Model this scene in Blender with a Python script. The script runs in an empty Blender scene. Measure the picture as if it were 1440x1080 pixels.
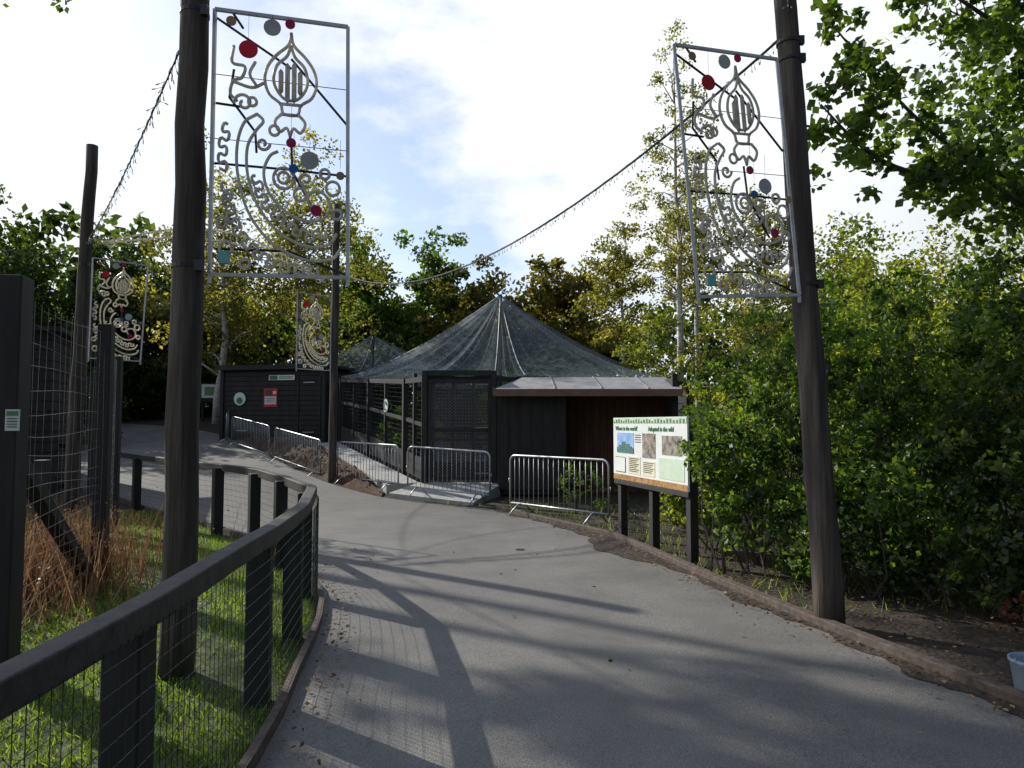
import bpy, math, random
import numpy as np
from mathutils import Vector, Matrix
random.seed(7)
RNG = np.random.default_rng(11)
scene = bpy.context.scene
R = math.radians

# ------------------------------------------------------------------ terrain
def H(x, y):
    f = np.interp(y, [-100, 13, 15, 17, 21, 24, 28, 32, 40, 60], [0, 0, .06, .2, .6, 1.0, 1.6, 2.0, 2.4, 2.6])
    t = np.clip((1.0 - x) / 5.5, 0, 1)
    return f * (t * t * (3 - 2 * t))

# ------------------------------------------------------------------ materials
def newmat(name):
    m = bpy.data.materials.new(name); m.use_nodes = True
    nt = m.node_tree
    return m, nt, nt.nodes, nt.links, nt.nodes['Principled BSDF']

def mat_noise(name, c1, c2, scale=8, rough=.7, bump=.2, stretch=(1, 1, 1), metal=0, c3=None, detail=8, bdist=.01, spec=.5, bscale=None, trans=0):
    m, nt, N, L, B = newmat(name)
    tc = N.new('ShaderNodeTexCoord'); mp = N.new('ShaderNodeMapping')
    mp.inputs['Scale'].default_value = stretch
    L.new(tc.outputs['Object'], mp.inputs['Vector'])
    no = N.new('ShaderNodeTexNoise'); no.inputs['Scale'].default_value = scale
    no.inputs['Detail'].default_value = detail; no.inputs['Roughness'].default_value = .65
    L.new(mp.outputs[0], no.inputs['Vector'])
    cr = N.new('ShaderNodeValToRGB')
    cr.color_ramp.elements[0].position = .32; cr.color_ramp.elements[1].position = .68
    cr.color_ramp.elements[0].color = (*c1, 1); cr.color_ramp.elements[1].color = (*c2, 1)
    if c3:
        e = cr.color_ramp.elements.new(.5); e.color = (*c3, 1)
    L.new(no.outputs['Fac'], cr.inputs[0]); L.new(cr.outputs[0], B.inputs['Base Color'])
    B.inputs['Roughness'].default_value = rough; B.inputs['Metallic'].default_value = metal
    B.inputs['Specular IOR Level'].default_value = spec
    if bump:
        bn = N.new('ShaderNodeTexNoise'); bn.inputs['Scale'].default_value = bscale or scale * 2.5
        bn.inputs['Detail'].default_value = 6
        L.new(mp.outputs[0], bn.inputs['Vector'])
        b = N.new('ShaderNodeBump'); b.inputs['Strength'].default_value = bump; b.inputs['Distance'].default_value = bdist
        L.new(bn.outputs['Fac'], b.inputs['Height']); L.new(b.outputs[0], B.inputs['Normal'])
    if trans:
        tl = N.new('ShaderNodeBsdfTranslucent'); L.new(cr.outputs[0], tl.inputs['Color'])
        ms = N.new('ShaderNodeMixShader'); ms.inputs[0].default_value = trans
        L.new(B.outputs[0], ms.inputs[1]); L.new(tl.outputs[0], ms.inputs[2]); L.new(ms.outputs[0], N['Material Output'].inputs['Surface'])
    return m

def leafmat(name, dark, mid, light, trans=.5, tcol=None):
    m, nt, N, L, B = newmat(name)
    N.remove(B)
    at = N.new('ShaderNodeAttribute'); at.attribute_name = 'rnd'
    cr = N.new('ShaderNodeValToRGB'); el = cr.color_ramp.elements
    el[0].position = .1; el[0].color = (*dark, 1); el[1].position = .95; el[1].color = (*light, 1)
    e = el.new(.5); e.color = (*mid, 1)
    L.new(at.outputs['Fac'], cr.inputs[0])
    df = N.new('ShaderNodeBsdfDiffuse'); L.new(cr.outputs[0], df.inputs['Color'])
    gl = N.new('ShaderNodeBsdfGlossy'); gl.inputs['Roughness'].default_value = .4; gl.inputs['Color'].default_value = (.9, .95, .9, 1)
    m0 = N.new('ShaderNodeMixShader'); m0.inputs[0].default_value = .045
    L.new(df.outputs[0], m0.inputs[1]); L.new(gl.outputs[0], m0.inputs[2])
    tr = N.new('ShaderNodeBsdfTranslucent')
    mx = N.new('ShaderNodeMix'); mx.data_type = 'RGBA'; mx.blend_type = 'MULTIPLY'; mx.inputs[0].default_value = 1
    L.new(cr.outputs[0], mx.inputs[6]); mx.inputs[7].default_value = (*(tcol or (3.6, 3.2, 1.2)), 1)
    L.new(mx.outputs[2], tr.inputs['Color'])
    ms = N.new('ShaderNodeMixShader'); ms.inputs[0].default_value = trans
    L.new(m0.outputs[0], ms.inputs[1]); L.new(tr.outputs[0], ms.inputs[2])
    L.new(ms.outputs[0], N['Material Output'].inputs['Surface'])
    return m

M = {}
M['darkwood'] = mat_noise('dark_timber', (.010, .010, .012), (.03, .028, .027), 6, .7, .35, (1, 1, .25), bdist=.004)
M['railwood'] = mat_noise('stained_rail_timber', (.012, .011, .011), (.06, .052, .045), 9, .62, .8, (1, 1, 1), bdist=.007)
M['pole'] = mat_noise('weathered_pole_wood', (.028, .022, .017), (.14, .118, .096), 14, .85, .9, (1, 1, .06), c3=(.065, .053, .042), bdist=.015)
M['metal'] = mat_noise('galvanised_metal', (.32, .33, .34), (.52, .53, .54), 20, .42, 0, metal=.75)
M['panelframe'] = mat_noise('painted_frame_metal', (.42, .44, .46), (.6, .62, .64), 12, .4, 0, metal=.2)
M['wire'] = mat_noise('green_coated_wire', (.012, .03, .02), (.02, .045, .03), 30, .5, 0)
M['wiregrey'] = mat_noise('grey_wire', (.16, .16, .16), (.3, .3, .3), 30, .4, 0, metal=.5)
M['rope'] = mat_noise('rope_light_tube', (.62, .59, .5), (.85, .82, .74), 25, .35, 0, trans=.5)
M['cable'] = mat_noise('cable_rubber', (.02, .02, .02), (.04, .04, .04), 30, .6, 0)
M['bulb'] = mat_noise('clear_bulb_plastic', (.3, .3, .28), (.6, .6, .58), 60, .25, 0)
M['black'] = mat_noise('black_bracket', (.012, .012, .015), (.025, .025, .03), 10, .5, 0)
M['red'] = mat_noise('red_disc', (.5, .01, .03), (.65, .02, .05), 10, .35, 0, trans=.35)
M['crimson'] = mat_noise('crimson_disc', (.45, .01, .09), (.55, .02, .13), 10, .35, 0, trans=.35)
M['silver'] = mat_noise('silver_disc', (.38, .42, .41), (.52, .55, .54), 10, .35, 0, trans=.25)
M['gold'] = mat_noise('gold_disc', (.25, .17, .06), (.35, .25, .1), 10, .35, 0)
M['blue'] = mat_noise('blue_disc', (.02, .15, .5), (.04, .22, .6), 10, .35, 0, trans=.3)
M['teal'] = mat_noise('teal_box_plastic', (.1, .35, .35), (.15, .42, .42), 10, .5, 0)
M['concrete'] = mat_noise('pale_concrete', (.3, .3, .28), (.46, .45, .42), 5, .85, .3, bdist=.005)
M['soil'] = mat_noise('soil_and_litter', (.02, .014, .01), (.085, .06, .04), 9, .95, 1, c3=(.042, .03, .02), bdist=.04)
M['mulch'] = mat_noise('bark_mulch', (.05, .03, .018), (.24, .145, .09), 26, .95, 1, c3=(.11, .066, .043), bdist=.05)
M['lawn'] = mat_noise('lawn_ground', (.035, .045, .014), (.1, .115, .035), 6, .9, .6, c3=(.06, .075, .022), bdist=.03)
M['kerb'] = mat_noise('timber_edging', (.045, .034, .027), (.14, .105, .08), 16, .85, .6, bdist=.008)
M['brownwall'] = mat_noise('brown_timber_cladding', (.045, .017, .011), (.12, .046, .028), 9, .65, .3, (1, 1, .15), bdist=.003)
M['fascia'] = mat_noise('fascia_timber', (.14, .08, .058), (.24, .14, .1), 10, .6, .2, (.3, 1, 1), bdist=.003)
M['felt'] = mat_noise('grey_roof_felt', (.2, .2, .195), (.36, .355, .345), 4, .8, .3, bdist=.004)
M['signwhite'] = mat_noise('sign_white', (.72, .75, .73), (.82, .84, .82), 4, .35, 0)
M['signgreen'] = mat_noise('sign_green', (.05, .16, .06), (.25, .42, .22), 14, .35, 0)
M['signpale'] = mat_noise('sign_pale_green', (.5, .66, .48), (.66, .76, .62), 8, .35, 0)
M['textgreen'] = mat_noise('text_green', (.03, .16, .06), (.04, .2, .07), 4, .4, 0)
M['textdark'] = mat_noise('text_dark', (.03, .03, .03), (.06, .06, .06), 4, .4, 0)
M['signblue'] = mat_noise('print_sky_blue', (.15, .33, .7), (.5, .65, .85), 6, .35, 0)
M['signmtn'] = mat_noise('print_mountain', (.06, .14, .22), (.12, .26, .16), 20, .35, 0)
M['signbrown'] = mat_noise('print_animal_brown', (.06, .05, .045), (.5, .45, .38), 12, .35, 0)
M['signyellow'] = mat_noise('print_cream', (.74, .7, .5), (.8, .76, .58), 6, .35, 0)
M['signorange'] = mat_noise('print_autumn_leaves', (.16, .06, .02), (.6, .36, .12), 22, .35, 0)
M['signred'] = mat_noise('sign_red', (.5, .02, .03), (.6, .03, .04), 6, .4, 0)
M['bucket'] = mat_noise('bucket_plastic', (.2, .27, .33), (.28, .36, .42), 8, .4, 0)
M['birchbark'] = mat_noise('birch_bark', (.12, .11, .1), (.68, .66, .62), 7, .8, .3, (1, 1, 3), c3=(.56, .54, .5))
M['bark'] = mat_noise('tree_bark', (.03, .025, .02), (.1, .085, .065), 12, .9, .6, (1, 1, .2))
M['iron'] = mat_noise('cast_iron', (.02, .018, .015), (.05, .045, .04), 30, .7, .3)

M['leaf_dark'] = leafmat('leaf_dark', (.012, .022, .008), (.03, .052, .014), (.07, .105, .025))
M['leaf_green'] = leafmat('leaf_green', (.018, .036, .01), (.045, .085, .017), (.105, .16, .033))
M['leaf_birch'] = leafmat('leaf_birch', (.045, .055, .02), (.1, .11, .036), (.2, .2, .075))
M['leaf_olive'] = leafmat('leaf_olive', (.035, .038, .012), (.08, .08, .022), (.15, .135, .035))
M['leaf_yellow'] = leafmat('leaf_yellowgreen', (.035, .052, .012), (.095, .13, .024), (.24, .25, .05))
M['leaf_bush'] = leafmat('leaf_bush', (.011, .024, .008), (.04, .08, .017), (.125, .19, .04))
M['leaf_red'] = leafmat('leaf_red', (.05, .015, .012), (.1, .032, .02), (.16, .08, .03), tcol=(1.4, 1.2, 1))
M['leaf_dead'] = leafmat('leaf_dead', (.07, .035, .015), (.2, .11, .05), (.38, .26, .13), trans=.15, tcol=(1.3, 1.2, 1))
M['grass'] = leafmat('grass_blades', (.05, .085, .014), (.1, .165, .026), (.2, .275, .055), trans=.5, tcol=(2.5, 2.4, 1))
M['straw'] = leafmat('straw', (.14, .06, .03), (.26, .14, .07), (.4, .27, .15), trans=.3, tcol=(1.2, 1.1, 1))

# asphalt
m, nt, N, L, B = newmat('asphalt')
tc = N.new('ShaderNodeTexCoord')
n1 = N.new('ShaderNodeTexNoise'); n1.inputs['Scale'].default_value = .9; n1.inputs['Detail'].default_value = 8; n1.inputs['Roughness'].default_value = .7
n2 = N.new('ShaderNodeTexNoise'); n2.inputs['Scale'].default_value = 95; n2.inputs['Detail'].default_value = 4; n2.inputs['Roughness'].default_value = .7
n3 = N.new('ShaderNodeTexVoronoi'); n3.inputs['Scale'].default_value = 120
for n in (n1, n2, n3): L.new(tc.outputs['Object'], n.inputs['Vector'])
c1 = N.new('ShaderNodeValToRGB'); c1.color_ramp.elements[0].position = .3; c1.color_ramp.elements[1].position = .7
c1.color_ramp.elements[0].color = (.12, .113, .102, 1); c1.color_ramp.elements[1].color = (.205, .194, .175, 1)
c2 = N.new('ShaderNodeValToRGB'); c2.color_ramp.elements[0].position = .34; c2.color_ramp.elements[1].position = .68
c2.color_ramp.elements[0].color = (.55, .55, .55, 1); c2.color_ramp.elements[1].color = (1.45, 1.43, 1.4, 1)
mx = N.new('ShaderNodeMix'); mx.data_type = 'RGBA'; mx.blend_type = 'MULTIPLY'; mx.inputs[0].default_value = 1
L.new(n1.outputs['Fac'], c1.inputs[0]); L.new(n2.outputs['Fac'], c2.inputs[0])
L.new(c1.outputs[0], mx.inputs[6]); L.new(c2.outputs[0], mx.inputs[7]); L.new(mx.outputs[2], B.inputs['Base Color'])
B.inputs['Roughness'].default_value = .65; B.inputs['Specular IOR Level'].default_value = .45
b = N.new('ShaderNodeBump'); b.inputs['Strength'].default_value = .6; b.inputs['Distance'].default_value = .004
L.new(n3.outputs['Distance'], b.inputs['Height']); L.new(b.outputs[0], B.inputs['Normal'])
M['asphalt'] = m

def netmat(name, col, cover, scale=6):
    m, nt, N, L, B = newmat(name)
    B.inputs['Base Color'].default_value = (*col, 1); B.inputs['Roughness'].default_value = .6
    tc = N.new('ShaderNodeTexCoord')
    no = N.new('ShaderNodeTexNoise'); no.inputs['Scale'].default_value = scale; no.inputs['Detail'].default_value = 9
    no.inputs['Roughness'].default_value = .75
    L.new(tc.outputs['Object'], no.inputs['Vector'])
    mr = N.new('ShaderNodeMapRange'); mr.inputs[1].default_value = .3; mr.inputs[2].default_value = .7
    mr.inputs[3].default_value = max(cover - .13, .02); mr.inputs[4].default_value = min(cover + .13, 1)
    L.new(no.outputs['Fac'], mr.inputs[0])
    tr = N.new('ShaderNodeBsdfTransparent'); ms = N.new('ShaderNodeMixShader')
    tl = N.new('ShaderNodeBsdfTranslucent'); tl.inputs['Color'].default_value = (*col, 1)
    m2 = N.new('ShaderNodeMixShader'); m2.inputs[0].default_value = .5
    L.new(B.outputs[0], m2.inputs[1]); L.new(tl.outputs[0], m2.inputs[2])
    L.new(mr.outputs[0], ms.inputs[0]); L.new(tr.outputs[0], ms.inputs[1]); L.new(m2.outputs[0], ms.inputs[2])
    L.new(ms.outputs[0], N['Material Output'].inputs['Surface'])
    return m
M['net'] = netmat('aviary_netting', (.4, .48, .5), .17)

# ------------------------------------------------------------------ mesh builder
class MB:
    def __init__(s): s.v = []; s.f = []; s.m = []
    def add(s, vs, fs, mi=0):
        o = len(s.v); s.v += [tuple(map(float, p)) for p in vs]
        s.f += [tuple(i + o for i in f) for f in fs]; s.m += [mi] * len(fs)
    def box(s, c, size, rz=0, mi=0, tilt=None):
        x, y, z = [a / 2 for a in size]
        m = Matrix.Translation(c) @ Matrix.Rotation(rz, 4, 'Z')
        if tilt: m = m @ tilt
        vs = [m @ Vector((sx * x, sy * y, sz * z)) for sz in (-1, 1) for sx, sy in ((-1, -1), (1, -1), (1, 1), (-1, 1))]
        s.add(vs, [(3, 2, 1, 0), (4, 5, 6, 7), (0, 1, 5, 4), (1, 2, 6, 5), (2, 3, 7, 6), (3, 0, 4, 7)], mi)
    def beam(s, a, b, w, h, mi=0):
        a = Vector(a); b = Vector(b); d = (b - a).normalized()
        up = Vector((0, 0, 1)) if abs(d.z) < .95 else Vector((0, 1, 0))
        r = d.cross(up).normalized() * w / 2; u = r.cross(d).normalized() * h / 2
        vs = [p + sx * r + sy * u for p in (a, b) for sx, sy in ((-1, -1), (1, -1), (1, 1), (-1, 1))]
        s.add(vs, [(0, 1, 2, 3), (7, 6, 5, 4), (4, 5, 1, 0), (5, 6, 2, 1), (6, 7, 3, 2), (7, 4, 0, 3)], mi)
    def tube(s, pts, r, n=6, mi=0, cap=True, closed=False):
        P = [Vector(p) for p in pts]; k = len(P)
        rr = r if hasattr(r, '__len__') else [r] * k
        vs = []; prev = None
        for i, p in enumerate(P):
            if closed: d = P[(i + 1) % k] - P[i - 1]
            else: d = P[min(i + 1, k - 1)] - P[max(i - 1, 0)]
            if d.length < 1e-9: d = Vector((0, 0, 1))
            d.normalize()
            if prev is None:
                a = Vector((0, 0, 1)) if abs(d.z) < .9 else Vector((1, 0, 0))
                u = d.cross(a).normalized()
            else:
                u = prev - d * prev.dot(d)
                if u.length < 1e-6: u = d.cross(Vector((.3, .5, .8)))
                u.normalize()
            prev = u; w = d.cross(u)
            for j in range(n):
                t = 2 * math.pi * j / n
                vs.append(p + (u * math.cos(t) + w * math.sin(t)) * rr[i])
        fs = []
        for i in range(k if closed else k - 1):
            i2 = (i + 1) % k
            for j in range(n):
                j2 = (j + 1) % n
                fs.append((i * n + j, i * n + j2, i2 * n + j2, i2 * n + j))
        if cap and not closed:
            fs.append(tuple(range(n))[::-1]); fs.append(tuple((k - 1) * n + j for j in range(n)))
        s.add(vs, fs, mi)
    def disc(s, c, nrm, r, th=.01, n=24, mi=0):
        c = Vector(c); nrm = Vector(nrm).normalized()
        s.tube([c - nrm * th / 2, c + nrm * th / 2], r, n, mi)
    def sweep(s, pts, w, h, z0, mi=0, off=0):
        P = [Vector((p[0], p[1], 0)) for p in pts]; vs = []
        for i, p in enumerate(P):
            d = (P[min(i + 1, len(P) - 1)] - P[max(i - 1, 0)]).normalized()
            nrm = Vector((-d.y, d.x, 0)); z = z0(p.x, p.y) if callable(z0) else z0
            for a, zz in ((-w / 2, z), (w / 2, z), (w / 2, z + h), (-w / 2, z + h)):
                q = p + nrm * (a + off); vs.append((q.x, q.y, zz))
        fs = []
        for i in range(len(P) - 1):
            for j in range(4):
                a = i * 4 + j; b_ = i * 4 + (j + 1) % 4
                fs.append((a, b_, b_ + 4, a + 4))
        k = (len(P) - 1) * 4
        fs += [(3, 2, 1, 0), (k, k + 1, k + 2, k + 3)]
        s.add(vs, fs, mi)

def link(o): scene.collection.objects.link(o); return o

def mkobj(name, mb, mats, smooth=False, bevel=0):
    V = np.array(mb.v); c = V.mean(axis=0); c[2] = V[:, 2].min()
    me = bpy.data.meshes.new(name + '_mesh')
    me.from_pydata([tuple(p) for p in (V - c)], [], mb.f)
    for mm in (mats if isinstance(mats, (list, tuple)) else [mats]):
        me.materials.append(M[mm] if isinstance(mm, str) else mm)
    me.polygons.foreach_set('material_index', mb.m)
    if smooth: me.polygons.foreach_set('use_smooth', [True] * len(me.polygons))
    me.update()
    o = link(bpy.data.objects.new(name, me)); o.location = c
    if bevel:
        b = o.modifiers.new('bevel', 'BEVEL'); b.width = bevel; b.segments = 2; b.limit_method = 'ANGLE'
    return o

def grp(name, kids, loc=(0, 0, 0)):
    e = link(bpy.data.objects.new(name, None)); e.location = loc; e.empty_display_size = .3
    inv = Matrix.Translation(loc).inverted()
    for k in kids:
        k.parent = e; k.matrix_parent_inverse = inv
    return e

def cr(pts, n=8):
    P = [np.array(p, float) for p in pts]; P = [2 * P[0] - P[1]] + P + [2 * P[-1] - P[-2]]
    out = []
    for i in range(1, len(P) - 2):
        for k in range(n):
            t = k / n; a, b_, c, d = P[i - 1], P[i], P[i + 1], P[i + 2]
            out.append(.5 * (2 * b_ + (c - a) * t + (2 * a - 5 * b_ + 4 * c - d) * t * t + (3 * b_ - a - 3 * c + d) * t ** 3))
    out.append(P[-2]); return out

def resample(pts, step):
    P = np.array(pts, float); d = np.r_[0, np.cumsum(np.linalg.norm(np.diff(P, axis=0), axis=1))]
    n = max(2, int(d[-1] / step) + 1); s = np.linspace(0, d[-1], n)
    return np.stack([np.interp(s, d, P[:, k]) for k in range(P.shape[1])], 1)

# ------------------------------------------------------------------ leaves
def leaves(name, C, size, rnd, mat, flat=0.0, aspect=.62, rng=RNG):
    n = len(C)
    a = rng.normal(size=(n, 3))
    if flat: a[:, 2] *= (1 - flat)
    a /= np.linalg.norm(a, axis=1)[:, None]
    q = rng.normal(size=(n, 3))
    if flat: q[:, 2] *= (1 - flat)
    b_ = q - a * (a * q).sum(1)[:, None]; b_ /= np.linalg.norm(b_, axis=1)[:, None] + 1e-9
    s = (size * rng.uniform(.65, 1.3, n))[:, None] / 2
    nn = np.cross(a, b_)
    V = np.empty((n, 4, 3))
    V[:, 0] = C - a * s; V[:, 1] = C + b_ * s * aspect - a * s * .1 + nn * s * .18
    V[:, 2] = C + a * s; V[:, 3] = C - b_ * s * aspect - a * s * .1 + nn * s * .18
    return quads(name, V.reshape(-1, 3), n, rnd, mat)

def quads(name, V, n, rnd, mat):
    c = V.mean(axis=0); c[2] = V[:, 2].min()
    me = bpy.data.meshes.new(name + '_mesh')
    me.vertices.add(4 * n); me.vertices.foreach_set('co', (V - c).astype(np.float32).ravel())
    me.loops.add(4 * n); me.loops.foreach_set('vertex_index', np.arange(4 * n, dtype=np.int32))
    me.polygons.add(n); me.polygons.foreach_set('loop_start', np.arange(0, 4 * n, 4, dtype=np.int32))
    at = me.attributes.new('rnd', 'FLOAT', 'FACE'); at.data.foreach_set('value', rnd.astype(np.float32))
    me.materials.append(M[mat]); me.update(calc_edges=True); me.validate()
    o = link(bpy.data.objects.new(name, me)); o.location = c
    return o

def clumps(cen, cr_, per, rng, squash=.8):
    n = len(cen); idx = np.repeat(np.arange(n), per)
    g = rng.normal(size=(n * per, 3)); g /= np.linalg.norm(g, axis=1)[:, None]
    g *= (rng.uniform(0, 1, n * per) ** .45)[:, None]
    g[:, 2] *= squash
    P = cen[idx] + g * np.asarray(cr_)[idx][:, None]
    cv = rng.uniform(0, 1, n)
    rnd = np.clip(.5 * cv[idx] + .5 * rng.uniform(0, 1, n * per), 0, 1)
    return P, rnd

def tree(name, x, y, top, rx, z0, nc=110, pc=120, ls=.14, mat='leaf_green', bark='bark', tr=.16, seed=1, cs=.22, lean=0, ry=None, power=.55, taper=.35, leany=0):
    rng = np.random.default_rng(seed); base = float(H(x, y)); ry = ry or rx
    cz = (top + z0) / 2; rz = (top - z0) / 2
    d = rng.normal(size=(nc, 3)); d /= np.linalg.norm(d, axis=1)[:, None]
    rad = rng.uniform(0.05, 1, nc) ** power
    ph = rng.uniform(0, 6.28, 4)
    az = np.arctan2(d[:, 1], d[:, 0])
    lob = 1 + .18 * np.sin(3 * az + ph[0]) + .14 * np.sin(5 * az + 4 * d[:, 2] + ph[1]) + .1 * np.sin(6 * d[:, 2] + ph[2])
    d = d * (rad * lob)[:, None]
    wz = 1 - taper * np.clip(d[:, 2], -1, 1)
    cen = np.stack([x + lean + d[:, 0] * rx * wz, y + leany + d[:, 1] * ry * wz, cz + d[:, 2] * rz], 1)
    crd = rng.uniform(.6, 1.35, nc) * cs * rx
    P, rnd = clumps(cen, crd, pc, rng)
    lo = leaves('foliage', P, ls, rnd, mat, rng=rng)
    mb = MB()
    k = 9; zs = np.linspace(base - .1, top - rz * .35, k)
    wob = np.cumsum(rng.normal(0, .09 * rx / 3, (k, 2)), axis=0); wob[0] = 0
    tp = [(x + lean * i / k + wob[i, 0], y + leany * i / k + wob[i, 1], zs[i]) for i in range(k)]
    mb.tube(tp, [tr * (1 - .8 * i / (k - 1)) * (1.25 if i == 0 else 1) for i in range(k)], 8)
    order = rng.permutation(nc)[:min(nc, 42)]
    for i in order:
        c = cen[i]; zt = min(c[2] - .25 * abs(c[0] - x) - .2, zs[-1]); zt = max(zt, z0 * .7 + base * .3)
        j = np.interp(zt, zs, np.arange(k)); j0 = int(j); fr = j - j0; j1 = min(j0 + 1, k - 1)
        p0 = np.array(tp[j0]) * (1 - fr) + np.array(tp[j1]) * fr
        mid = (p0 + c) / 2 + np.array([0, 0, .12 * np.linalg.norm(c - p0)]) + rng.normal(0, .08, 3)
        r0 = tr * .32 * (1 - .6 * j / k)
        mb.tube([p0, mid, c], [r0, r0 * .6, r0 * .2], 5)
    to = mkobj('trunk_and_limbs', mb, bark, smooth=True)
    return grp(name, [lo, to], (x, y, base))

# ------------------------------------------------------------------ ground
xs = np.unique(np.r_[-300, -150, -80, np.arange(-40, 30.1, .8), 50, 90, 160, 300])
ys = np.unique(np.r_[-60, -30, -15, np.arange(-8, 50.1, .8), 65, 100, 180, 400])
mb = MB(); nx, ny = len(xs), len(ys)
vs = [(x, y, float(H(x, y)) - .006) for y in ys for x in xs]
fs = [(j * nx + i, j * nx + i + 1, (j + 1) * nx + i + 1, (j + 1) * nx + i) for j in range(ny - 1) for i in range(nx - 1)]
mb.add(vs, fs); mkobj('ground', mb, 'soil', smooth=True)

fence_pts = [(-1.12, -2), (-1.13, .5), (-1.16, 1.7), (-1.2, 2.5), (-1.27, 3.7), (-1.4, 4.6), (-1.56, 5.7), (-1.85, 6.8), (-2.4, 7.9), (-3.2, 9.2), (-4.1, 10.3), (-5.4, 11.7), (-6.8, 13.2), (-8.5, 14.9), (-11.5, 17.2), (-16, 19.5)]
right_pts = [(3.9, -3), (3.7, 0), (3.35, 2), (2.85, 4), (2.42, 5.5), (2.0, 7.2), (1.4, 9.9), (.95, 10.8), (.3, 12), (-.4, 13.3), (-2.2, 14.5), (-4.3, 16.8), (-7, 20.8), (-9.6, 24.6), (-14, 27.5), (-22, 29)]
Lp = resample(cr([(p[0] + .04, p[1] - .02) for p in fence_pts], 6), .3)
Rp = resample(cr(right_pts, 6), .3)
n = 90; Ls = resample(Lp, .01); Rs = resample(Rp, .01)
def at(P, t): return P[min(len(P) - 1, int(t * (len(P) - 1)))]
mb = MB(); K = 14; vs = []
for i in range(n + 1):
    a = at(Ls, i / n); b_ = at(Rs, i / n)
    for k in range(K + 1):
        p = a + (b_ - a) * k / K
        camber = .02 * math.sin(math.pi * k / K)
        vs.append((p[0], p[1], float(H(p[0], p[1])) + .008 + camber))
fs = [(i * (K + 1) + k, i * (K + 1) + k + 1, (i + 1) * (K + 1) + k + 1, (i + 1) * (K + 1) + k) for i in range(n) for k in range(K)]
mb.add(vs, fs); mkobj('asphalt_path', mb, 'asphalt', smooth=True)

mb = MB(); mb.sweep(Lp[::2], .045, .11, lambda x, y: float(H(x, y)) - .03, off=0.0); mkobj('path_edging', mb, 'kerb')
mb = MB()
rk = [p for p in Rp if p[1] < 13.2]
mb.sweep(rk[::2], .09, .11, lambda x, y: float(H(x, y)) - .03, off=-.05); mkobj('timber_path_kerb', mb, 'kerb', bevel=.008)
mb = MB(); rs_ = [p for p in resample(Rp, .06) if .5 < p[1] < 13]; vs = []
for i, p in enumerate(rs_):
    d = rs_[min(i + 1, len(rs_) - 1)] - rs_[max(i - 1, 0)]; d /= np.linalg.norm(d); nn = np.array([-d[1], d[0]])
    wv = .1 + .05 * math.sin(p[1] * 3.1) + .04 * math.sin(p[1] * 9.7 + 1) + random.gauss(0, .012) + .45 * math.exp(-((p[1] - 9.3) / .9) ** 2)
    for t in (0, .5, 1):
        q = p + nn * max(wv, .03) * t
        vs.append((q[0], q[1], float(H(*q)) + .013 + .02 * math.sin(math.pi * min(.5, max(wv, .03) * t / 3.2)) + (.012 if t == 0 else .004 * (1 - t))))
fs = [(i * 3 + k, (i + 1) * 3 + k, (i + 1) * 3 + k + 1, i * 3 + k + 1) for i in range(len(rs_) - 1) for k in range(2)]
mb.add(vs, fs); mkobj('soil_verge', mb, 'soil')

mb = MB(); vs = []; LL = [p for p in resample(Lp, .5) if p[1] < 13.3]
for p in LL:
    for k in range(9):
        xx = p[0] - .05 + (-12 - p[0]) * k / 8
        vs.append((xx, p[1], float(H(xx, p[1])) + .003))
fs = [(i * 9 + k + 1, i * 9 + k, (i + 1) * 9 + k, (i + 1) * 9 + k + 1) for i in range(len(LL) - 1) for k in range(8)]
mb.add(vs, fs); mkobj('lawn', mb, 'lawn')

def blades(name, P, h, w, mat, rng, leanamt=.5):
    n = len(P); a = rng.uniform(0, 6.28, n); hh = h * rng.uniform(.5, 1.3, n)
    lx = rng.normal(0, leanamt, n) * hh; ly = rng.normal(0, leanamt, n) * hh
    V = np.empty((n, 4, 3)); dx = np.cos(a) * w / 2; dy = np.sin(a) * w / 2
    V[:, 0] = P + np.stack([-dx, -dy, 0 * dx], 1); V[:, 1] = P + np.stack([dx, dy, 0 * dx], 1)
    V[:, 2] = P + np.stack([dx * .3 + lx, dy * .3 + ly, hh], 1); V[:, 3] = P + np.stack([-dx * .3 + lx, -dy * .3 + ly, hh], 1)
    return quads(name, V.reshape(-1, 3), n, rng.uniform(0, 1, n), mat)
fy = np.array([p[1] for p in Lp]); fx = np.array([p[0] for p in Lp])
n = 100000
y = 1.0 + 12 * RNG.uniform(0, 1, n) ** 1.15; fxx = np.interp(y, fy, fx) - .08
x = fxx - RNG.uniform(0, 1, n) ** 1.1 * (3.6 + .35 * y)
patch = np.sin(x * 3.1 + 1) * np.sin(y * 2.3) + np.sin(x * 7 + y * 5) * .5
keep = (patch > -.45) | (RNG.uniform(0, 1, n) < .25)
P = np.stack([x, y, H(x, y) + 0 * x], 1)[keep]
blades('grass', P, .045, .01, 'grass', RNG)

def litter():
    pts = []
    for p in Lp:
        if p[1] < 9:
            for _ in range(12): pts.append((p[0] + .06 + abs(RNG.normal(0, .12)), p[1] + RNG.normal(0, .15)))
    for p in Rp:
        if 1 < p[1] < 13:
            for _ in range(10): pts.append((p[0] - .06 - abs(RNG.normal(0, .13)), p[1] + RNG.normal(0, .15)))
            for _ in range(40): pts.append((p[0] + .1 + abs(RNG.normal(0, .9)), p[1] + RNG.normal(0, .2)))
    for _ in range(60): pts.append((RNG.uniform(-1, 2.4), RNG.uniform(2, 13)))
    for _ in range(500): pts.append((RNG.uniform(-5, -1.4), RNG.uniform(2, 9)))
    P = np.array(pts); z = H(P[:, 0], P[:, 1]) + .036
    return leaves('fallen_leaves', np.c_[P, z], .036, RNG.uniform(0, .9, len(P)), 'leaf_dead', flat=.8)
litter()

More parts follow.
